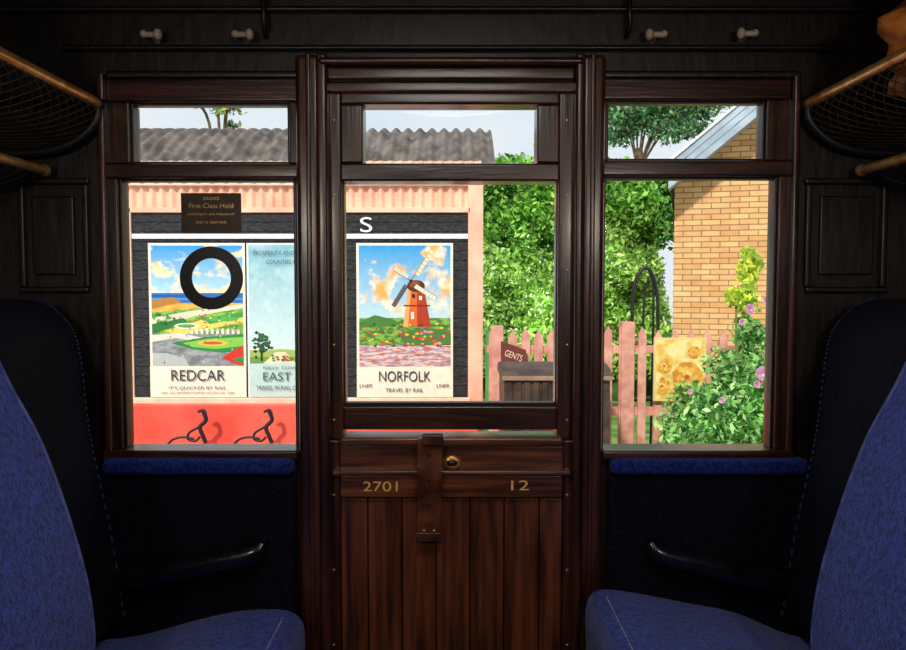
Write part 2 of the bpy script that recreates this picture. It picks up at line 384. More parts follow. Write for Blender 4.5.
# ---------- seats
def extr(name,prof,y0,y1,m,parent,bevel=0.03,seg=5):
    n=len(prof); v=[(a,y0,b) for a,b in prof]+[(a,y1,b) for a,b in prof]
    f=[tuple(range(n)),tuple(range(2*n-1,n-1,-1))]+[(i,(i+1)%n,n+(i+1)%n,n+i) for i in range(n)]
    return mesh(name,v,f,m,parent,bevel=bevel,seg=seg,ang=50)
def seat(s,sh,cush):
    g=grp('bench_seat')
    T=lambda L:[((a if s<0 else -a),b) for a,b in L]
    front=cr([(-1.02,1.285),(-0.93,1.265),(-0.868,1.225),(-0.82,1.13),(-0.765,1.02),(-0.715,0.87),(-0.685,0.74),(-0.68,0.62),(-0.72,0.50)],5)
    front=[(a+sh,b) for a,b in front]
    extr('back_cushion',T(front+[(-1.2,0.50),(-1.2,1.285)]),BK+0.05,-0.50,BLUE,g,0.02,4)
    ps=[(x if s<0 else -x,-0.512,z) for x,z in cr(front,2)]
    curve('back_piping',[ps],0.0035,PIPE,g,res=2)
    wing=cr([(-1.10,1.285),(-1.0,1.28),(-0.95,1.25),(-0.915,1.20),(-0.90,1.12),(-0.89,1.0),(-0.875,0.9),(-0.84,0.72),(-0.81,0.5)],5)
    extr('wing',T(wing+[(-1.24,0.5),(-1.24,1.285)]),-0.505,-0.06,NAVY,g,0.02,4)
    st=[]
    fine=cr(wing[4:],3)
    for i in range(0,len(fine)-1,2):
        a,b=fine[i],fine[i+1]
        st.append([(x if s<0 else -x,-0.075,z) for x,z in ((a[0]+0.003,a[1]),(b[0]+0.003,b[1]))])
    curve('wing_braid',st,0.003,BRAID,g,res=1)
    c=cr(cush,5)
    zb=0.34
    extr('seat_cushion',[(a,b) for a,b in c]+[(c[-1][0],zb),(c[0][0],zb)],BK+0.05,-0.10,BLUE,g,0.025,5)
    xf=c[-1][0]
    i=[k for k in range(len(c)) if abs(c[k][0]-xf)<0.05][0]
    px_,pz_=c[i]; st=[]; y=-0.16
    while y>-1.2:
        st.append([(px_,y,pz_+0.001),(px_,y-0.010,pz_+0.001)]); y-=0.018
    curve('front_stitching',st,0.0018,STITCH,g,res=1)
    lo,hi=sorted((xf-(0.02 if s<0 else -0.02),(-1.24 if s<0 else 1.24)))
    boxes('seat_base',[(lo,hi,BK+0.05,-0.06,0.0,0.345)],WOODD,g,0.005)
seat(-1,0,[(-0.90,0.46),(-0.76,0.475),(-0.63,0.51),(-0.52,0.535),(-0.43,0.54),(-0.385,0.532),(-0.36,0.505),(-0.355,0.46)])
seat(1,0.0,[(0.90,0.46),(0.80,0.48),(0.68,0.53),(0.557,0.555),(0.43,0.58),(0.36,0.587),(0.33,0.572),(0.318,0.53),(0.32,0.46)])
for s in (-1,1):
    g=grp('side_upholstery')
    if s<0: a,b=96,294
    else: a,b=608,812
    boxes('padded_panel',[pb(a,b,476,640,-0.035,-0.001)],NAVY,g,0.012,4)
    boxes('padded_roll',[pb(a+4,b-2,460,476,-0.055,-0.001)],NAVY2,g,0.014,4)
    ar=grp('armrest')
    if s<0: P=[(105,580,1.0),(130,577,1.2),(170,570,1.25),(215,561,1.2),(245,555,1.1),(258,549,0.9),(263,541,0.5)]
    else: P=[(800,586,1.0),(780,581,1.2),(740,573,1.25),(700,563,1.2),(668,556,1.1),(655,549,0.9),(650,540,0.5)]
    pts=[];rad=[]
    for (x,y,r) in cr(P,6):
        q=W(x,y,-0.06); pts.append((q[0],-0.065,q[1])); rad.append(r)
    curve('arm_pad',[pts],0.027,LEATH,ar,radii=rad,res=6)
    pts2=[]
    for (x,y,r) in cr(P,6):
        q=W(x,y+14,-0.06); pts2.append((q[0],-0.06,q[1]))
    st=[[pts2[i],pts2[i+1]] for i in range(0,len(pts2)-1,2)]
    curve('arm_stitching',st,0.0025,BRAID,ar,res=1)

# added fill lights in made-up fixtures (behind / above the view)
lg=grp('added_ceiling_fill')  # made-up ceiling fixture, added to brighten the compartment
uvsphere('fill_globe',(0,-1.25,CEIL-0.03),0.10,GLOBE,lg,(1,1,0.45))
boxes('fill_base',[(-0.12,0.12,-1.37,-1.13,CEIL-0.025,CEIL-0.0)],BRASS,lg,0.01)
ld=bpy.data.lights.new('fill_light','AREA'); ld.shape='DISK'; ld.size=0.6; ld.energy=10; ld.color=(1,0.92,0.82)
lo=bpy.data.objects.new('fill_light',ld); lo.location=(0,-1.25,CEIL-0.09); link(lo,lg)
for x in (-0.775,0.75):
    lg=grp('added_wall_fill')  # made-up fixture on the unseen back wall, added for frontal light on the woodwork
    uvsphere('fill_globe',(x,BK+0.09,1.62),0.05,GLOBE,lg); curve('fill_arm',[[(x,BK,1.55),(x,BK+0.06,1.54),(x,BK+0.09,1.57)]],0.008,BRASS,lg)
    ld=bpy.data.lights.new('fill_light','AREA'); ld.shape='DISK'; ld.size=0.14; ld.energy=4.5; ld.color=(1,0.88,0.74)
    lo=bpy.data.objects.new('fill_light',ld); lo.location=(x,BK+0.17,1.62); lo.rotation_euler=(math.radians(80),0,0); link(lo,lg)

# ======================= EXTERIOR
GZ=-0.25
boxes('platform_ground',[(-9,12,0.35,4.6,GZ-0.1,GZ)],PAVE)
boxes('lawn_ground',[(-14,18,4.6,26,GZ-0.12,GZ-0.02)],GRASS)
YB=3.25
hut=grp('station_hut')
PR=300
def hb(a,b,c,d,ya,yb,m,name,bev=0.0,seg=1): return boxes(name,[pb(a,b,c,d,ya,yb,YB,PR)],m,hut,bev,seg)
def corr(name,x0,x1,z0,z1,Y,amp,per,m,parent):
    n=int((x1-x0)/per*8); v=[];f=[]
    for i in range(n+1):
        x=x0+(x1-x0)*i/n; y=Y+amp*math.sin(2*math.pi*x/per)
        v+=[(x,y,z0),(x,y,z1)]
    for i in range(n): f.append((2*i,2*i+2,2*i+3,2*i+1))
    return mesh(name,v,f,m,parent,smooth=True)
xA=W(20,PR,YB)[0]; xB=W(481,PR,YB)[0]
zt=W(453,176,YB)[1]
corr('front_cladding',xA,xB,GZ,zt+0.1,YB+0.01,0.014,0.066,SALM,hut)
boxes('side_and_rear_walls',[(xB-0.02,xB,YB+0.04,YB+2.2,GZ,zt+0.1),(xA,xA+0.02,YB+0.04,YB+2.2,GZ,zt+0.1),(xA,xB,YB+2.2,YB+2.22,GZ,zt+0.1)],SALM,hut)
hb(468,483,184,520,YB-0.03,YB+0.05,SALM,'corner_post',0.004)
hb(20,484,180,186,YB-0.03,YB+0.05,SALML,'eaves_board',0.003)
hb(126,470,208,213,YB-0.03,YB+0.03,SALM,'board_top_trim',0.003)
hb(126,134,207,402,YB-0.03,YB+0.03,SALML,'board_side_trim',0.003)
lst=[]
py=213.0
while py<402:
    lst.append(pb(134,468,py,min(py+9.3,402),YB-0.012-0.002*random.random(),YB+0.03,YB,PR)); py+=9.6
boxes('weatherboards',lst,TAR,hut,0.003,1)
hb(134,468,213,402,YB+0.0,YB+0.02,IRON,'board_backing')
hb(134,468,234,239,YB-0.022,YB,WHITE,'white_rail',0.002)
hb(30,470,397,403,YB-0.045,YB,SALML,'lower_rail',0.003)
text('letter_S','S',366,225.5,12,15,YB-0.03,WHITE,hut)
# roof : curved corrugated sheet
v=[];f=[]
YE=3.205
x0=W(20,150,YE)[0]; x1=W(496,160,YE)[0]
per=0.092
n=int((x1-x0)/per*12)
zE=W(453,179,YE)[1]; zR=W(453,132,YE+1.1)[1]
arc=[]
for j in range(25):
    t=j/24; arc.append((YE+1.12*t,zE+(zR-zE)*math.sin(math.pi*0.5*t)))
arc+= [(YE+1.12+1.12*(j/14),zR-(zR-zE)*(1-math.cos(math.pi*0.5*j/14))) for j in range(1,15)]
m_=len(arc)
for i in range(n+1):
    x=x0+(x1-x0)*i/n; o=0.017*math.sin(2*math.pi*x/per)
    for (y,z) in arc: v.append((x,y,z+o))
for i in range(n):
    for j in range(m_-1): f.append((i*m_+j,(i+1)*m_+j,(i+1)*m_+j+1,i*m_+j+1))
r=mesh('corrugated_roof',v,f,ROOF,hut,smooth=True)
so=r.modifiers.new('s','SOLIDIFY'); so.thickness=0.006
vv=[(xB,y,zE-0.02) for y,z in arc]+[(xB,y,z-0.03) for y,z in arc]
mesh('gable_end',vv,[(i,i+1,m_+i+1,m_+i) for i in range(m_-1)],SALM,hut)

# ---- red bench under the posters
rb=grp('platform_bench')
boxes('bench_back',[pb(30,478,404,470,YB-0.16,YB-0.10,YB-0.13,PR)],RED,rb,0.006)
boxes('seat_board',[(W(30,PR,YB)[0],W(478,PR,YB)[0],YB-0.55,YB-0.12,0.12,0.16)],RED,rb,0.006)
lx=[W(a,PR,YB)[0] for a in (60,190,330,460)]
boxes('bench_legs',[(x,x+0.06,YB-0.5,YB-0.14,GZ,0.12) for x in lx],IRON,rb)
for ax in (0,66):
    Yi=YB-0.30
    def q(a,b): x,z=W(a+ax,b,Yi); return (x,Yi,z)
    curve('iron_arm',[cr([q(203,411),q(206,420),q(200,427),q(203,436),q(206,443)],5)],0.013,IRON,rb)
    curve('iron_scroll',[cr([q(204,424),q(197,428),q(189,433),q(188,439),q(195,441),q(200,437)],6),cr([q(168,444),q(174,439),q(184,437),q(194,439)],6)],0.008,IRON,rb)
    curve('iron_hook',[cr([q(198,412),q(203,410),q(206,414)],5)],0.009,IRON,rb)

# ---- posters
YP=YB-0.025
def jit(c,a=0.05):
    h=np.array(hx(c)); h[:3]=np.clip(h[:3]*(1+random.uniform(-a,a)),0,1); return tuple(h)
C=lambda s:hx(s)
# REDCAR
pg=grp('redcar_poster')
P=Paint(YP,PR)
P.rect(149,245.5,243,397,'#f3ead2')
def redsky(x,y):
    t=(y-246)/47
    base=mixc(C('#3a9ce2'),C('#b4dcea'),t)
    n1=0.6*fbm(x*0.04,y*0.07,2)+0.35*math.exp(-((x-222)**2/500+(y-262)**2/150))+0.32*math.exp(-((x-165)**2/200+(y-268)**2/80))+0.4*(t>0.7)*(t-0.7)*3-0.05
    cc=mixc(C('#f2cf7c'),C('#fff4d6'),(fbm(x*0.1,y*0.14,8)*.8+0.6))
    return mixc(base,cc,(n1-0.02)*4)
P.raster(151.5,243,245.5,293,redsky)
P.rect(151.5,243,293,303,'#2a6cb8'); P.rect(151.5,243,298,300,'#4f97cf'); P.rect(151.5,190,295,297,'#1f5aa6')
def redland(x,y):
    n=fbm(x*0.1,y*0.25,5)
    return mixc(C('#e8c055'),C('#d99a3c'),n+0.5) if y<312-(x-151)*0.09 else mixc(C('#9cc04e'),C('#4f9a3c'),n*1.6+0.5)
P.raster(151.5,243,303,334,redland,1.0)
P.poly([(151.5,300),(172,297),(182,302),(151.5,309)],'#b8803a')
P.poly([(151.5,318),(190,311),(243,304),(243,308),(195,316),(151.5,328)],'#e3dcc0')
P.poly([(151.5,324),(183,318),(188,322),(151.5,334)],'#2f7a35')
P.poly([(165,331),(200,320),(243,313),(243,322),(205,330),(178,336)],'#e2d36a')
P.poly([(200,319),(243,312),(243,317),(210,324)],'#3fa044')
P.ell(222,319,16,2.6,'#57b34d'); P.ell(186,326,13,3,'#efe8cc'); P.ell(186,326,9,1.8,'#5aa845')
P.raster(151.5,243,334,366,lambda x,y: mixc(C('#74797f'),C('#a4a8aa'),fbm(x*0.08,y*0.2,3)+0.5),1.0)
P.poly([(151.5,335),(178,333),(215,340),(243,352),(243,356),(210,344),(175,338),(151.5,342)],'#e0dccb')
P.poly([(170,343),(205,337),(243,334),(243,350),(222,353),(190,349)],'#2f8a38')
P.poly([(182,343),(205,339),(243,337),(243,346),(215,349),(192,347)],'#86c850')
P.ell(212,343,15,2.8,'#f0c040'); P.ell(212,343,10,1.6,'#d05a34')
P.poly([(243,345),(228,353),(221,358),(232,363),(243,366)],'#d03428')
P.poly([(243,356),(232,359),(243,364)],'#3a8a3a')
P.poly([(151.5,353),(166,353),(184,358),(188,366),(151.5,366)],'#b8bcba')
for i in range(30): P.ell(random.uniform(195,240),random.uniform(309,330),random.uniform(.7,1.4),random.uniform(.5,1),random.choice(['#cc3333','#fff0c8','#d86a2a','#2f6e35','#f2e28a']),6)
for i in range(40):
    x=random.uniform(155,240);y=random.uniform(312,362); P.rect(x,x+0.7,y,y+1.8,random.choice(['#22303c','#b8382c','#f5f0e0','#2f4f8a']))
for i in range(10): P.rect(190+i*5.2,192.6+i*5.2,330.5,334,'#f7f1dd'); 
for i in range(10): P.poly([(189.5+i*5.2,330.7),(191.3+i*5.2,328),(193.1+i*5.2,330.7)],random.choice(['#fff6dc','#e9b9a0','#f4f0e6']))
for i in range(18): P.ell(151.5+2+random.random()*22,314+random.random()*10,1.5,1.1,random.choice(['#2f7a35','#255c2c','#5fae48']),7)
P.rect(149,245.5,366.5,397,'#f3ead2')
P.build('poster_print',pg)
DK=mat('poster_ink','#202a3c',rough=0.6)
TEAL=mat('poster_teal_ink','#1f5a5e',rough=0.6)
YT=P.Y-0.02
text('title','REDCAR',197.5,376,54,11,YT,DK,pg); text('subtitle',"IT'S QUICKER BY RAIL",197.5,388,58,3.6,YT,DK,pg)
text('imprint','LNER   FULL INFORMATION FROM ANY STATION   LNER',197.5,393,74,2,YT,DK,pg)
# EAST ANGLIA
pg=grp('east_anglia_poster')
P=Paint(YP,PR); X0,X1=248,344
P.rect(X0-1,X1,243,397,'#dfe9e4')
P.raster(X0+1,X1-2,245,353,lambda x,y: mixc(mixc(C('#84bccb'),C('#d2e9e4'),(y-245)/100),C('#e8f4f0'),fbm(x*.04,y*.04,4)*0.6),1.5)
P.rect(X0+1,X1-2,350,366,'#c9b44a'); P.poly([(X0+1,352),(280,349),(342,353),(342,358),(X0+1,358)],'#a3b85c')
P.rect(X0+1,X1-2,357,366,'#6a9a4a')
P.poly([(262,364),(275,352),(285,352),(296,364)],'#e8dfb2')
for i in range(46): P.ell(261+random.gauss(0,4.5),344+random.gauss(0,5),random.uniform(1.2,2.4),random.uniform(1,2.2),random.choice(['#22452c','#1b3823','#356438','#2d5a3a']),9,.1)
P.rect(260,262,350,361,'#3a2a1c')
for i in range(22): P.ell(272+random.random()*24,355+random.random()*6,1.6,1.0,random.choice(['#b8452f','#d9b13c','#2f6e35','#386b8a']),7)
P.rect(X0+1,X1-2,363.5,396,'#c2dad2')
P.build('poster_print',pg)
text('small_heading','PROSPERITY AND INDUSTRY IN THE',296,253,86,4,YT,TEAL,pg)
text('small_heading_2','COUNTIES OF ENGLAND',296,262,60,4,YT,TEAL,pg)
text('title','EAST ANGLIA',302,377,79,8.5,YT,TEAL,pg)
text('title_small','NEW TOWN CENTRES',298,368,70,2.6,YT,TEAL,pg)
text('subtitle','TRAVEL IN RAIL COMFORT BY LNER',296,388,80,4.4,YT,DK,pg)
# NORFOLK
pg=grp('norfolk_poster')
P=Paint(YP,PR)
P.rect(356.5,453,243,397,'#f3ead2')
def norsky(x,y):
    t=(y-246)/76
    base=mixc(C('#3a9fdc'),C('#c4e2e4'),t)
    n1=0.6*fbm(x*0.045,y*0.05,11)+0.4*math.exp(-((x-378)**2/400+(y-290)**2/350))+0.38*math.exp(-((x-443)**2/200+(y-288)**2/500))+0.2*math.exp(-((x-420)**2/600+(y-252)**2/40))-0.12
    cc=mixc(C('#f4b060'),C('#fdf0d2'),fbm(x*0.08,y*0.08,20)*1.2+0.6)
    return mixc(base,cc,(n1-0.0)*4)
P.raster(359,450.5,245.5,322,norsky)
P.raster(359,450.5,318,346,lambda x,y: mixc(C('#8ab84a'),C('#3f7a34'),fbm(x*.12,y*.3,1)*1.5+.5),1.0)
P.poly([(359,322),(375,315),(395,320),(400,325),(359,328)],'#4a8038')
P.poly([(403,327),(408,288),(424,288),(431,327)],'#e0682e'); P.poly([(417,327),(417,288),(424,288),(431,327)],'#b03c20')
P.poly([(403,327),(408,288),(411,288),(408,327)],'#f6ac66')
P.poly([(403.5,305),(430,305),(430,306.5),(403.5,306.5)],'#7a2a18')
P.ell(416,286,9,6,'#5b2c22'); P.ell(414,284,6,4,'#8a4a34')
P.rect(411,414,312,319,'#f6ead0'); P.rect(419,422,296,300,'#f6ead0'); P.rect(412,415,294,298,'#3a2018')
def sail(cx,cy,a,L,w,c1,c2):
    ux,uy=math.cos(a),-math.sin(a); nx,ny=-uy,ux
    P.poly([(cx+nx*.5,cy+ny*.5),(cx-nx*.5,cy-ny*.5),(cx+ux*L-nx*.5,cy+uy*L-ny*.5),(cx+ux*L+nx*.5,cy+uy*L+ny*.5)],c2)
    P.poly([(cx+ux*L*.2,cy+uy*L*.2),(cx+ux*L*.2+nx*w,cy+uy*L*.2+ny*w),(cx+ux*L+nx*w,cy+uy*L+ny*w),(cx+ux*L,cy+uy*L)],c1)
    for i in range(7):
        t=.2+.8*i/7; P.poly([(cx+ux*L*t,cy+uy*L*t),(cx+ux*L*t+nx*w,cy+uy*L*t+ny*w),(cx+ux*(L*t+.4)+nx*w,cy+uy*(L*t+.4)+ny*w),(cx+ux*(L*t+.4),cy+uy*(L*t+.4))],c2)
sail(411,281,math.radians(58),37,4,'#f6dfae','#8a6a46')
sail(411,281,math.radians(238),31,4,'#6c5a58','#33241c')
sail(411,281,math.radians(148),20,4,'#f0e4cc','#8a6a4a')
sail(411,281,math.radians(-32),30,4,'#fdf0d0','#8a6a4a')
P.ell(411,281,1.6,1.6,'#2c1a12')
P.raster(359,450.5,345,366.5,lambda x,y: mixc(mixc(C('#a48fa8'),C('#eccfc0'),fbm(x*.07,y*.5,3)*1.8+.5),C('#c4644c'),(fbm(x*.09,y*.6,30)-0.1)*3),0.9)
for i in range(90): P.ell(random.uniform(361,448),random.uniform(323,346),random.uniform(.9,2.4),random.uniform(.6,1.3),random.choice(['#c33a2a','#e08a2a','#3a7a30','#8fb84a','#d64a6a','#2e5c28','#f2c84a','#5f9c3e','#9c2a2a']),8,.1)
P.poly([(398,332),(432,328),(450.5,332),(450.5,344),(405,345)],'#4a8038')
for i in range(46): P.ell(random.uniform(400,448),random.uniform(331,345),random.uniform(1,2.4),random.uniform(.8,1.6),random.choice(['#c8322a','#e0552a','#a83c7a','#f0b83a','#3a7a30','#e88aa0']),8,.1)
P.rect(356.5,453,366.5,397,'#f3ead2')
P.build('poster_print',pg)
text('title','NORFOLK',404.5,377,52,10.5,YT,DK,pg); text('subtitle','TRAVEL BY RAIL',404.5,390.5,38,4,YT,DK,pg)
for a in (366,443):
    text('imprint','LNER',a,386,13,3.4,YT,DK,pg)

# ---- brick building (local coords, corner at the origin, turned 16 deg)
YG=7.0
bh=grp('brick_building')
xg0=W(673,300,YG)[0]
bh.location=(xg0,YG,0); bh.rotation_euler=(0,0,math.radians(-16.5))
zE2=2.42; LW=5.2; xm=LW/2; sl=0.82; zpk=zE2+sl*xm
v=[(0,0,GZ),(LW,0,GZ),(LW,0,zE2),(xm,0,zpk),(0,0,zE2)]
v+= [(a,5,c) for a,b,c in v]
mesh('brick_walls',v,[(0,1,2,3,4),(9,8,7,6,5),(0,4,9,5),(1,6,7,2)],BRICK,bh)
def rslab(name,xa,za,xb,zb,y0,y1,t,m):
    return mesh(name,[(xa,y0,za),(xb,y0,zb),(xb,y0,zb+t),(xa,y0,za+t),(xa,y1,za),(xb,y1,zb),(xb,y1,zb+t),(xa,y1,za+t)],[(0,1,2,3),(7,6,5,4),(0,4,5,1),(2,6,7,3),(1,5,6,2),(0,3,7,4)],m,bh)
ov=0.06
z0=zE2-ov*sl
rslab('roof_slope',-ov,z0+0.05,xm,zpk+0.05,-0.40,5.2,0.16,SLATE)
rslab('roof_slope_far',LW+ov,z0+0.05,xm,zpk+0.05,-0.40,5.2,0.16,SLATE)
rslab('bargeboard',-ov,z0-0.02,xm,zpk-0.02,-0.45,-0.41,0.30,GREYB)
rslab('bargeboard_cap',-ov,z0+0.26,xm,zpk+0.26,-0.48,-0.40,0.03,WHITE)
rslab('soffit_boards',-ov,z0+0.0,xm,zpk+0.0,-0.41,0,0.03,GREYB)
for kk in (0.07,0.16):
    rslab('bargeboard_groove',-ov,z0+kk,xm,zpk+kk,-0.453,-0.45,0.012,SLATE)

# ---- picket fence
fg=grp('picket_fence'); YF=2.95
v=[];f=[]
pick=[(489,498,326),(508,517,330),(521,530,328),(534,543,330),(547,556,329)]
x=560
while x<602: pick.append((x,x+9,328)); x+=14
pick+=[(604,612,326),(619,633,320),(638,646,327),(654,662,330),(671,679,330),(687,695,330),(703,711,329),(719,727,330),(736,744,329),(752,760,330),(768,776,329),(785,793,330),(801,809,330)]
for (p0,p1,pt) in pick:
    x0_=W(p0,380,YF)[0]; x1_=W(p1,380,YF)[0]; zt_=W(453,pt,YF)[1]; sh_=zt_-0.05; i=len(v); xm_=(x0_+x1_)/2
    for y in (YF,YF+0.02): v+=[(x0_,y,GZ),(x1_,y,GZ),(x1_,y,sh_),(xm_,y,zt_),(x0_,y,sh_)]
    f+=[(i,i+1,i+2,i+3,i+4),(i+9,i+8,i+7,i+6,i+5)]+[(i+q,i+5+q,i+5+(q+1)%5,i+(q+1)%5) for q in range(5)]
mesh('pickets',v,f,SALMD,fg)
boxes('rails',[pb(487,810,346,353,YF+0.02,YF+0.06,YF),pb(487,810,408,416,YF+0.02,YF+0.06,YF)],SALMD,fg)
boxes('post',[pb(620,633,322,560,YF-0.02,YF+0.08,YF),pb(491,503,326,560,YF-0.02,YF+0.08,YF)],SALMD,fg,0.004)
sgn=grp('fence_sign')
q=[W(501,341,YF-0.05),W(526,350,YF-0.05),W(526,371,YF-0.05),W(501,362,YF-0.05)]
v=[(a_,YF-0.05,b_) for a_,b_ in q]+[(a_,YF-0.03,b_) for a_,b_ in q]
mesh('board',v,[(0,1,2,3),(7,6,5,4),(0,4,5,1),(1,5,6,2),(2,6,7,3),(3,7,4,0)],mat('maroon_sign','#5a2a22','#7a3c30',9,rough=0.5),sgn)
t=text('lettering','GENTS',513.5,356,18,6.5,YF-0.055,SALML,sgn); t.rotation_euler=(math.pi/2,math.radians(20),0)
dp=grp('green_post'); xx,zz=W(490,330,YF+0.2)
curve('pipe',[[(xx,YF+0.2,GZ),(xx,YF+0.2,zz)]],0.03,mat('green_paint','#3f8a4a','#58a05c',9,rough=0.5),dp)

# ---- dark wooden trunk by the fence
tg=grp('wooden_trunk'); YT2=2.3
boxes('body',[pb(504,610,379,470,YT2,YT2+0.45,YT2)],TRUNK,tg,0.008)
x0_,_=W(502,380,YT2); x1_,_=W(612,380,YT2); zz0=W(453,379,YT2)[1]
v=[];f=[]
for i in range(9):
    t=i/8*math.pi; y=YT2+0.225-0.245*math.cos(t); z=zz0+0.07*math.sin(t)
    v+=[(x0_,y,z),(x1_,y,z)]
for i in range(8): f.append((2*i,2*i+1,2*i+3,2*i+2))
f.append(tuple(range(0,18,2))); f.append(tuple(range(17,0,-2)))
mesh('curved_lid',v,f,TRUNK,tg)
boxes('lid_rail',[pb(502,612,376,380,YT2-0.03,YT2,YT2)],mat('worn_brown_wood','#8a6a55','#a8876c',9,rough=0.6),tg,0.003)
boxes('slats',[pb(506+i*9,512+i*9,382,470,YT2-0.012,YT2,YT2) for i in range(11)],TRUNK,tg,0.003)

# ---- black iron platform trolley
pt=grp('platform_trolley'); YK=3.35
def q3(a,b,Y=YK): x,z=W(a,b,Y); return (x,Y,z)
curve('hoop_handle',[cr([q3(632,470),q3(632,330),q3(633,295),q3(637,277),q3(645,268),q3(652,274),q3(657,293),q3(658,330),q3(657,470)],8)],0.012,IRON,pt)
curve('hoop_inner',[cr([q3(640,470),q3(643,330),q3(645,295),q3(649,277),q3(653,285),q3(653,330),q3(650,470)],8)],0.008,IRON,pt)
curve('cross_bars',[[q3(632,345),q3(658,345)],[q3(632,400),q3(657,400)]],0.010,IRON,pt)
for a in (628,662):
    x,z=W(a,440,YK); 
    curve('wheel',[[(x,YK+0.22*math.cos(t*math.pi/12)+0.1,GZ+0.22+0.22*math.sin(t*math.pi/12)) for t in range(24)]],0.02,IRON,pt,cyc=True)
    curve('spokes',[[(x,YK+0.1,GZ+0.22),(x,YK+0.1+0.21*math.cos(t*math.pi/3),GZ+0.22+0.21*math.sin(t*math.pi/3))] for t in range(6)],0.01,IRON,pt)
x,z=W(628,440,YK);x2,_=W(662,440,YK)
curve('axle',[[(x,YK+0.1,GZ+0.22),(x2,YK+0.1,GZ+0.22)]],0.015,IRON,pt)
boxes('deck',[(x+0.03,x2-0.03,YK-0.02,YK+0.3,GZ+0.25,GZ+0.28)],TRUNK,pt)

# ---- yellow flower board
fb=grp('flower_sign'); YS=YF-0.04
P=Paint(YS,370)
P.rect(654,706,338,401,'#ecd07a')
P.raster(656,704,340,399,lambda x,y: mixc(C('#f6e29a'),C('#e8c058'),fbm(x*.07,y*.07,6)*1.5+.4),1.2)
for cx_,cy_,S in ((687,377,1.0),(664,366,0.5),(662,386,0.55),(676,394,0.45),(693,352,0.4)):
    for r,cols,n in ((17,['#ecac4a','#e09438'],13),(12,['#f4bc5c','#eca448'],11),(7,['#f8cc70','#f0b050'],8)):
        for i in range(n):
            t=2*math.pi*i/n+r
            a=r*S*.62; 
            if 657<cx_+a*math.cos(t)-r*S*.36 and cx_+a*math.cos(t)+r*S*.36<704 and cy_-a*math.sin(t)+r*S*.36<400: P.ell(cx_+a*math.cos(t),cy_-a*math.sin(t),r*S*.3,r*S*.3,jit(random.choice(cols),.25),8,.25)
    P.ell(cx_,cy_,2.6*S,2.6*S,'#c8602c')
P.build('painting',fb)
boxes('backing',[pb(654,706,338,401,YS,YS+0.02,YS,370)],WHITE,fb)
boxes('stake',[pb(676,680,401,560,YS,YS+0.02,YS,370)],SALMD,fb)

# ---------- foliage
def leaves(name,pts,size,cols,parent,flat=0.0):
    n=len(pts)
    p=np.array(pts); s=size*rng.uniform(.5,1.5,(n,1))
    a=rng.normal(size=(n,3)); a[:,1]*=0.6; a/=np.linalg.norm(a,axis=1,keepdims=True)+1e-9
    b=np.cross(a,rng.normal(size=(n,3))); b/=np.linalg.norm(b,axis=1,keepdims=True)+1e-9
    nn=np.cross(a,b)
    V=np.stack([p-a*s,p+b*s*.5+nn*s*.15,p+a*s,p-b*s*.5+nn*s*.15],1).reshape(-1,3)
    f=[(4*i,4*i+1,4*i+2,4*i+3) for i in range(n)]
    Cc=np.array([hx(k) for k in cols]); q=Cc[rng.integers(0,len(cols),n)]
    q[:,:3]*=rng.uniform(.6,1.3,(n,1))
    return colormesh(name,V.tolist(),f,q,LEAF,parent)
hg=grp('hedge_bank')
def bankz(x):
    return 2.62+0.25*math.sin(x*0.9+1)+0.35*mnoise.noise(Vector((x*0.8,0,3)))+ (0.35 if x>1.2 else 0)+0.1*mnoise.noise(Vector((x*5,0,3)))
def banky(x,z): 
    return 8.6+0.35*z+0.6*mnoise.noise(Vector((x*1.1,z*1.3,0)))+0.35*mnoise.noise(Vector((x*3,z*3,5)))
v=[];f=[];nx,nz=90,24
HX0,HX1=-9,2.9
for i in range(nx+1):
    x=HX0+(HX1-HX0)*i/nx
    for j in range(nz+1):
        z=GZ+(bankz(x)-0.15-GZ)*j/nz; v.append((x,banky(x,z)+0.15,z))
for i in range(nx):
    for j in range(nz): a=i*(nz+1)+j; f.append((a,a+nz+1,a+nz+2,a+1))
mesh('bank_core',v,f,EARTH,hg,smooth=True)
up=[];lowp=[];wh=[]
for i in range(56000):
    x=random.uniform(-0.6,HX1) if i<48000 else random.uniform(-9,-0.5); zt_=bankz(x); z=random.uniform(GZ if i>=48000 else 0.1,zt_+0.1)
    p=(x,banky(x,z)-random.uniform(-0.1,0.35),z+random.uniform(-.05,.1))
    t=mnoise.noise(Vector((x*0.9,z*1.2,9)))
    if z+t*1.6<2.0 : lowp.append(p)
    else: up.append(p)
    if x<2.2 and 0.5<z<2.0 and random.random()<0.05: wh.append((p[0],p[1]-0.2,p[2]))
leaves('upper_leaves',up,0.048,['#5f9a34','#7ab046','#48802a','#92c456','#aad468','#386420'],hg)
leaves('lower_leaves',lowp,0.042,['#9cc85c','#b4d874','#78a844','#cae48c','#5c8834'],hg)
leaves('white_blossom',wh,0.022,['#f4f7e6','#ffffff','#e6efc8'],hg)
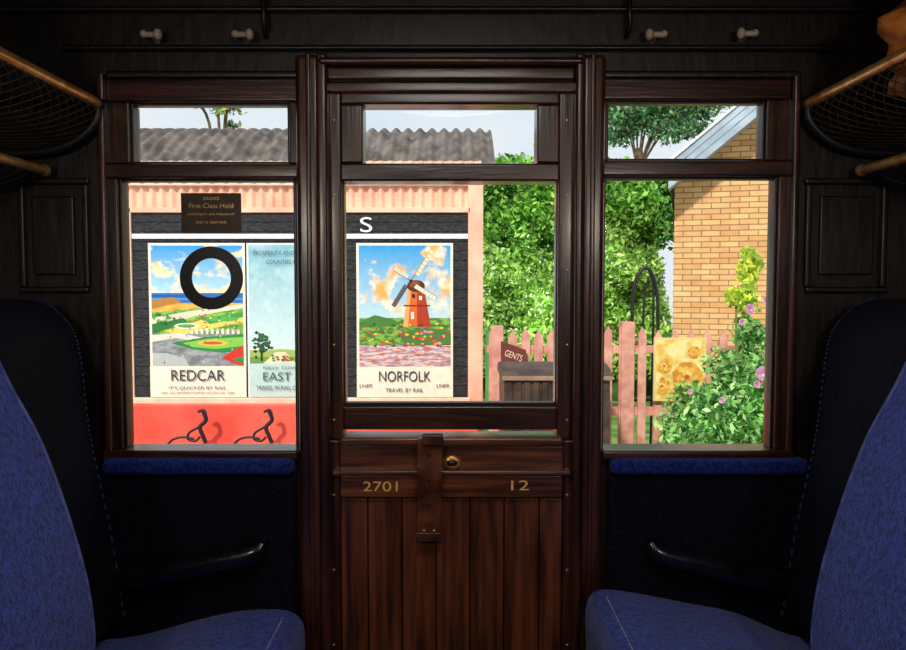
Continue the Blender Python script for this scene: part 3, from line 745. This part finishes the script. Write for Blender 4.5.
def tree(name,base,h,blobs,cols,n,size):
    g=grp(name)
    paths=[cr([base,(base[0]+0.1,base[1],base[2]+h*.5),(base[0]-0.05,base[1],base[2]+h)],6)]
    curve('trunk',paths,0.09,BARK,g)
    top=(base[0]-0.05,base[1],base[2]+h)
    br=[];P_=[]
    for (bx,by,bz,r,w) in blobs:
        mid=((top[0]+bx)/2,(top[1]+by)/2,(top[2]+bz)/2+0.2)
        br.append(cr([(top[0],top[1],top[2]-0.5),mid,(bx,by,bz)],5))
        for i in range(int(n*w)):
            d=rng.normal(size=3); d/=np.linalg.norm(d); rr=r*random.random()**0.45*(1+0.5*mnoise.noise(Vector((float(d[0])*2,float(d[1])*2,float(d[2])*2+bx))))
            P_.append((bx+d[0]*rr*1.3,by+d[1]*rr,bz+d[2]*rr*.75))
        for i in range(5):
            d=rng.normal(size=3); d/=np.linalg.norm(d)
            br.append([(bx,by,bz),(bx+d[0]*r*1.1,by+d[1]*r,bz+d[2]*r*.7)])
    curve('branches',br,0.02,BARK,g)
    leaves('canopy',P_,size,cols,g)
YT3=14.5
def B(px,py,r,w,Y=YT3): x,z=W(px,py,Y); return (x,Y+random.uniform(-.4,.4),z,r,w)
xb,_=W(640,200,YT3)
tree('oak_tree',(xb,YT3,GZ),4.4,[B(614,112,.5,.9),B(638,118,.5,1),B(660,110,.5,.9),B(684,118,.45,.7),B(702,106,.45,.7),B(620,136,.3,.35),B(666,134,.35,.4),B(650,95,.7,1.1),B(690,90,.7,1.1),B(618,88,.6,.9),B(690,134,.3,.25)],
     ['#5a8a5c','#74a070','#8ab47c','#44704c'],1000,0.05)
xb,_=W(640,220,12)
tree('lime_tree',(xb,12,GZ),3.0,[B(608,190,.6,1,12),B(632,196,.6,1.2,12),B(655,190,.5,1.0,12),B(650,225,.6,1.2,12),B(610,230,.6,1.2,12),B(668,182,.3,.5,12)],['#4c8a30','#68a844','#8ac058','#346824'],1500,0.05)
xb,_=W(225,150,9)
tree('birch_tree',(xb,9,GZ),3.15,[B(218,110,.12,.14,9),B(236,114,.14,.14,9),B(228,124,.10,.08,9),B(203,108,.08,.06,9),B(222,98,.2,.15,9)],['#6a8a5a','#8aaa6a','#b0a060'],300,0.04)
xb,_=W(518,200,11)
tree('hawthorn_tree',(xb,11,GZ),2.4,[B(503,172,.2,.3,11),B(517,160,.22,.35,11),B(531,168,.2,.3,11),B(545,185,.3,.5,11)],['#5f9a4c','#7ab05a','#96c86c'],800,0.04)

# rose bush
rg=grp('rose_bush'); YR=2.45
pts=[];pu=[]
def blob(px,py,rx,ry,n,dst,ry3=0.25):
    for i in range(n):
        t=random.uniform(0,2*math.pi); r=random.random()**.5
        x,z=W(px+rx*r*math.cos(t),py+ry*r*math.sin(t),YR); dst.append((x,YR+random.uniform(-ry3,ry3),z))
blob(730,425,42,36,2200,pts); blob(748,385,24,32,950,pts); blob(700,410,24,26,650,pts); blob(682,432,18,18,340,pts); blob(728,372,14,22,330,pts); blob(785,400,30,70,1200,pts); blob(710,480,70,50,900,pts)
blob(748,335,13,18,240,pts,.1); 
blob(748,300,9,16,150,pu,.06); blob(749,268,10,20,220,pu,.06); blob(736,296,8,10,80,pu,.06); blob(760,345,8,20,110,pts,.1)
leaves('leaves',pts,0.023,['#6aa350','#88bd64','#4c8040','#a6d086','#bfe09a','#3a6634'],rg)
leaves('young_leaves',pu,0.025,['#c9d048','#a9c04a','#dfe070','#88ac44'],rg)
st=[]
for (a,b) in ((748,262),(736,296),(760,335),(728,360),(700,395),(680,425),(770,350),(690,405)):
    x0_,z0_=W(735,520,YR); x1_,z1_=W(a,b,YR)
    st.append(cr([(x0_+random.uniform(-.1,.1),YR,GZ),((x0_+x1_)/2+random.uniform(-.05,.05),YR,(z0_+z1_)/2),(x1_,YR,z1_)],6))
curve('stems',st,0.006,mat('green_stem','#4f7a36','#7a8a4a',9,rough=0.6),rg)
PINK=attrmat('rose_petals',0.5,20,.1,.3)
v=[];f=[];c=[]
for (a,b,r) in ((762,373,7.5),(750,309,5.5),(757,384,4),(742,322,3.5),(690,392,3),(766,300,4),(722,400,3.5)):
    x,z=W(a,b,YR-0.3); R=r*(YR-0.3+D)/F
    for ring,(rr,n) in enumerate(((1,7),(.7,6),(.4,4))):
        for i in range(n):
            t=2*math.pi*i/n+ring; k=len(v); dt=math.pi/n*1.25
            def pp_(ang,rad,dep): return (x+rad*math.cos(ang),YR-0.3+dep,z+rad*math.sin(ang))
            v+=[pp_(t,0.05*R,0.4*R),pp_(t-dt,R*rr*.7,-R*.1*ring),pp_(t-dt*.5,R*rr,-R*.2*(ring+1)),pp_(t+dt*.5,R*rr,-R*.2*(ring+1)),pp_(t+dt,R*rr*.7,-R*.1*ring)]
            f.append((k,k+1,k+2,k+3,k+4)); c.append(hx(random.choice(['#f0c4da','#e4a8c8','#f8dcea','#ecb8d4'])))
colormesh('rose_blooms',v,f,c,PINK,rg)

# ---------- world + sun
w=bpy.data.worlds.new('sky'); sc.world=w; w.use_nodes=True; nt=w.node_tree; N=nt.nodes; L=nt.links
bgk=N['Background']; tc=N.new('ShaderNodeTexCoord'); nz=N.new('ShaderNodeTexNoise'); nz.inputs['Scale'].default_value=3.5; nz.inputs['Detail'].default_value=5
r=N.new('ShaderNodeValToRGB'); r.color_ramp.elements[0].position=.35; r.color_ramp.elements[0].color=hx('#d3e5f3'); r.color_ramp.elements[1].position=.65; r.color_ramp.elements[1].color=hx('#f6f9fb')
L.new(tc.outputs['Generated'],nz.inputs['Vector']); L.new(nz.outputs['Fac'],r.inputs['Fac']); L.new(r.outputs[0],bgk.inputs['Color']); bgk.inputs['Strength'].default_value=1.0
s=bpy.data.lights.new('sun','SUN'); s.energy=3.2; s.angle=math.radians(4); s.color=(1,0.95,0.86)
so=bpy.data.objects.new('sun',s); link(so)
so.rotation_euler=Vector((0.35,1.0,-0.8)).to_track_quat('-Z','Y').to_euler()

cam=bpy.data.cameras.new('camera'); cam.sensor_width=36; cam.lens=F/906*36; cam.clip_start=0.02
co=bpy.data.objects.new('camera',cam); link(co); co.location=(0,-D,CZ); co.rotation_euler=(math.pi/2-TH,0,0)
sc.camera=co
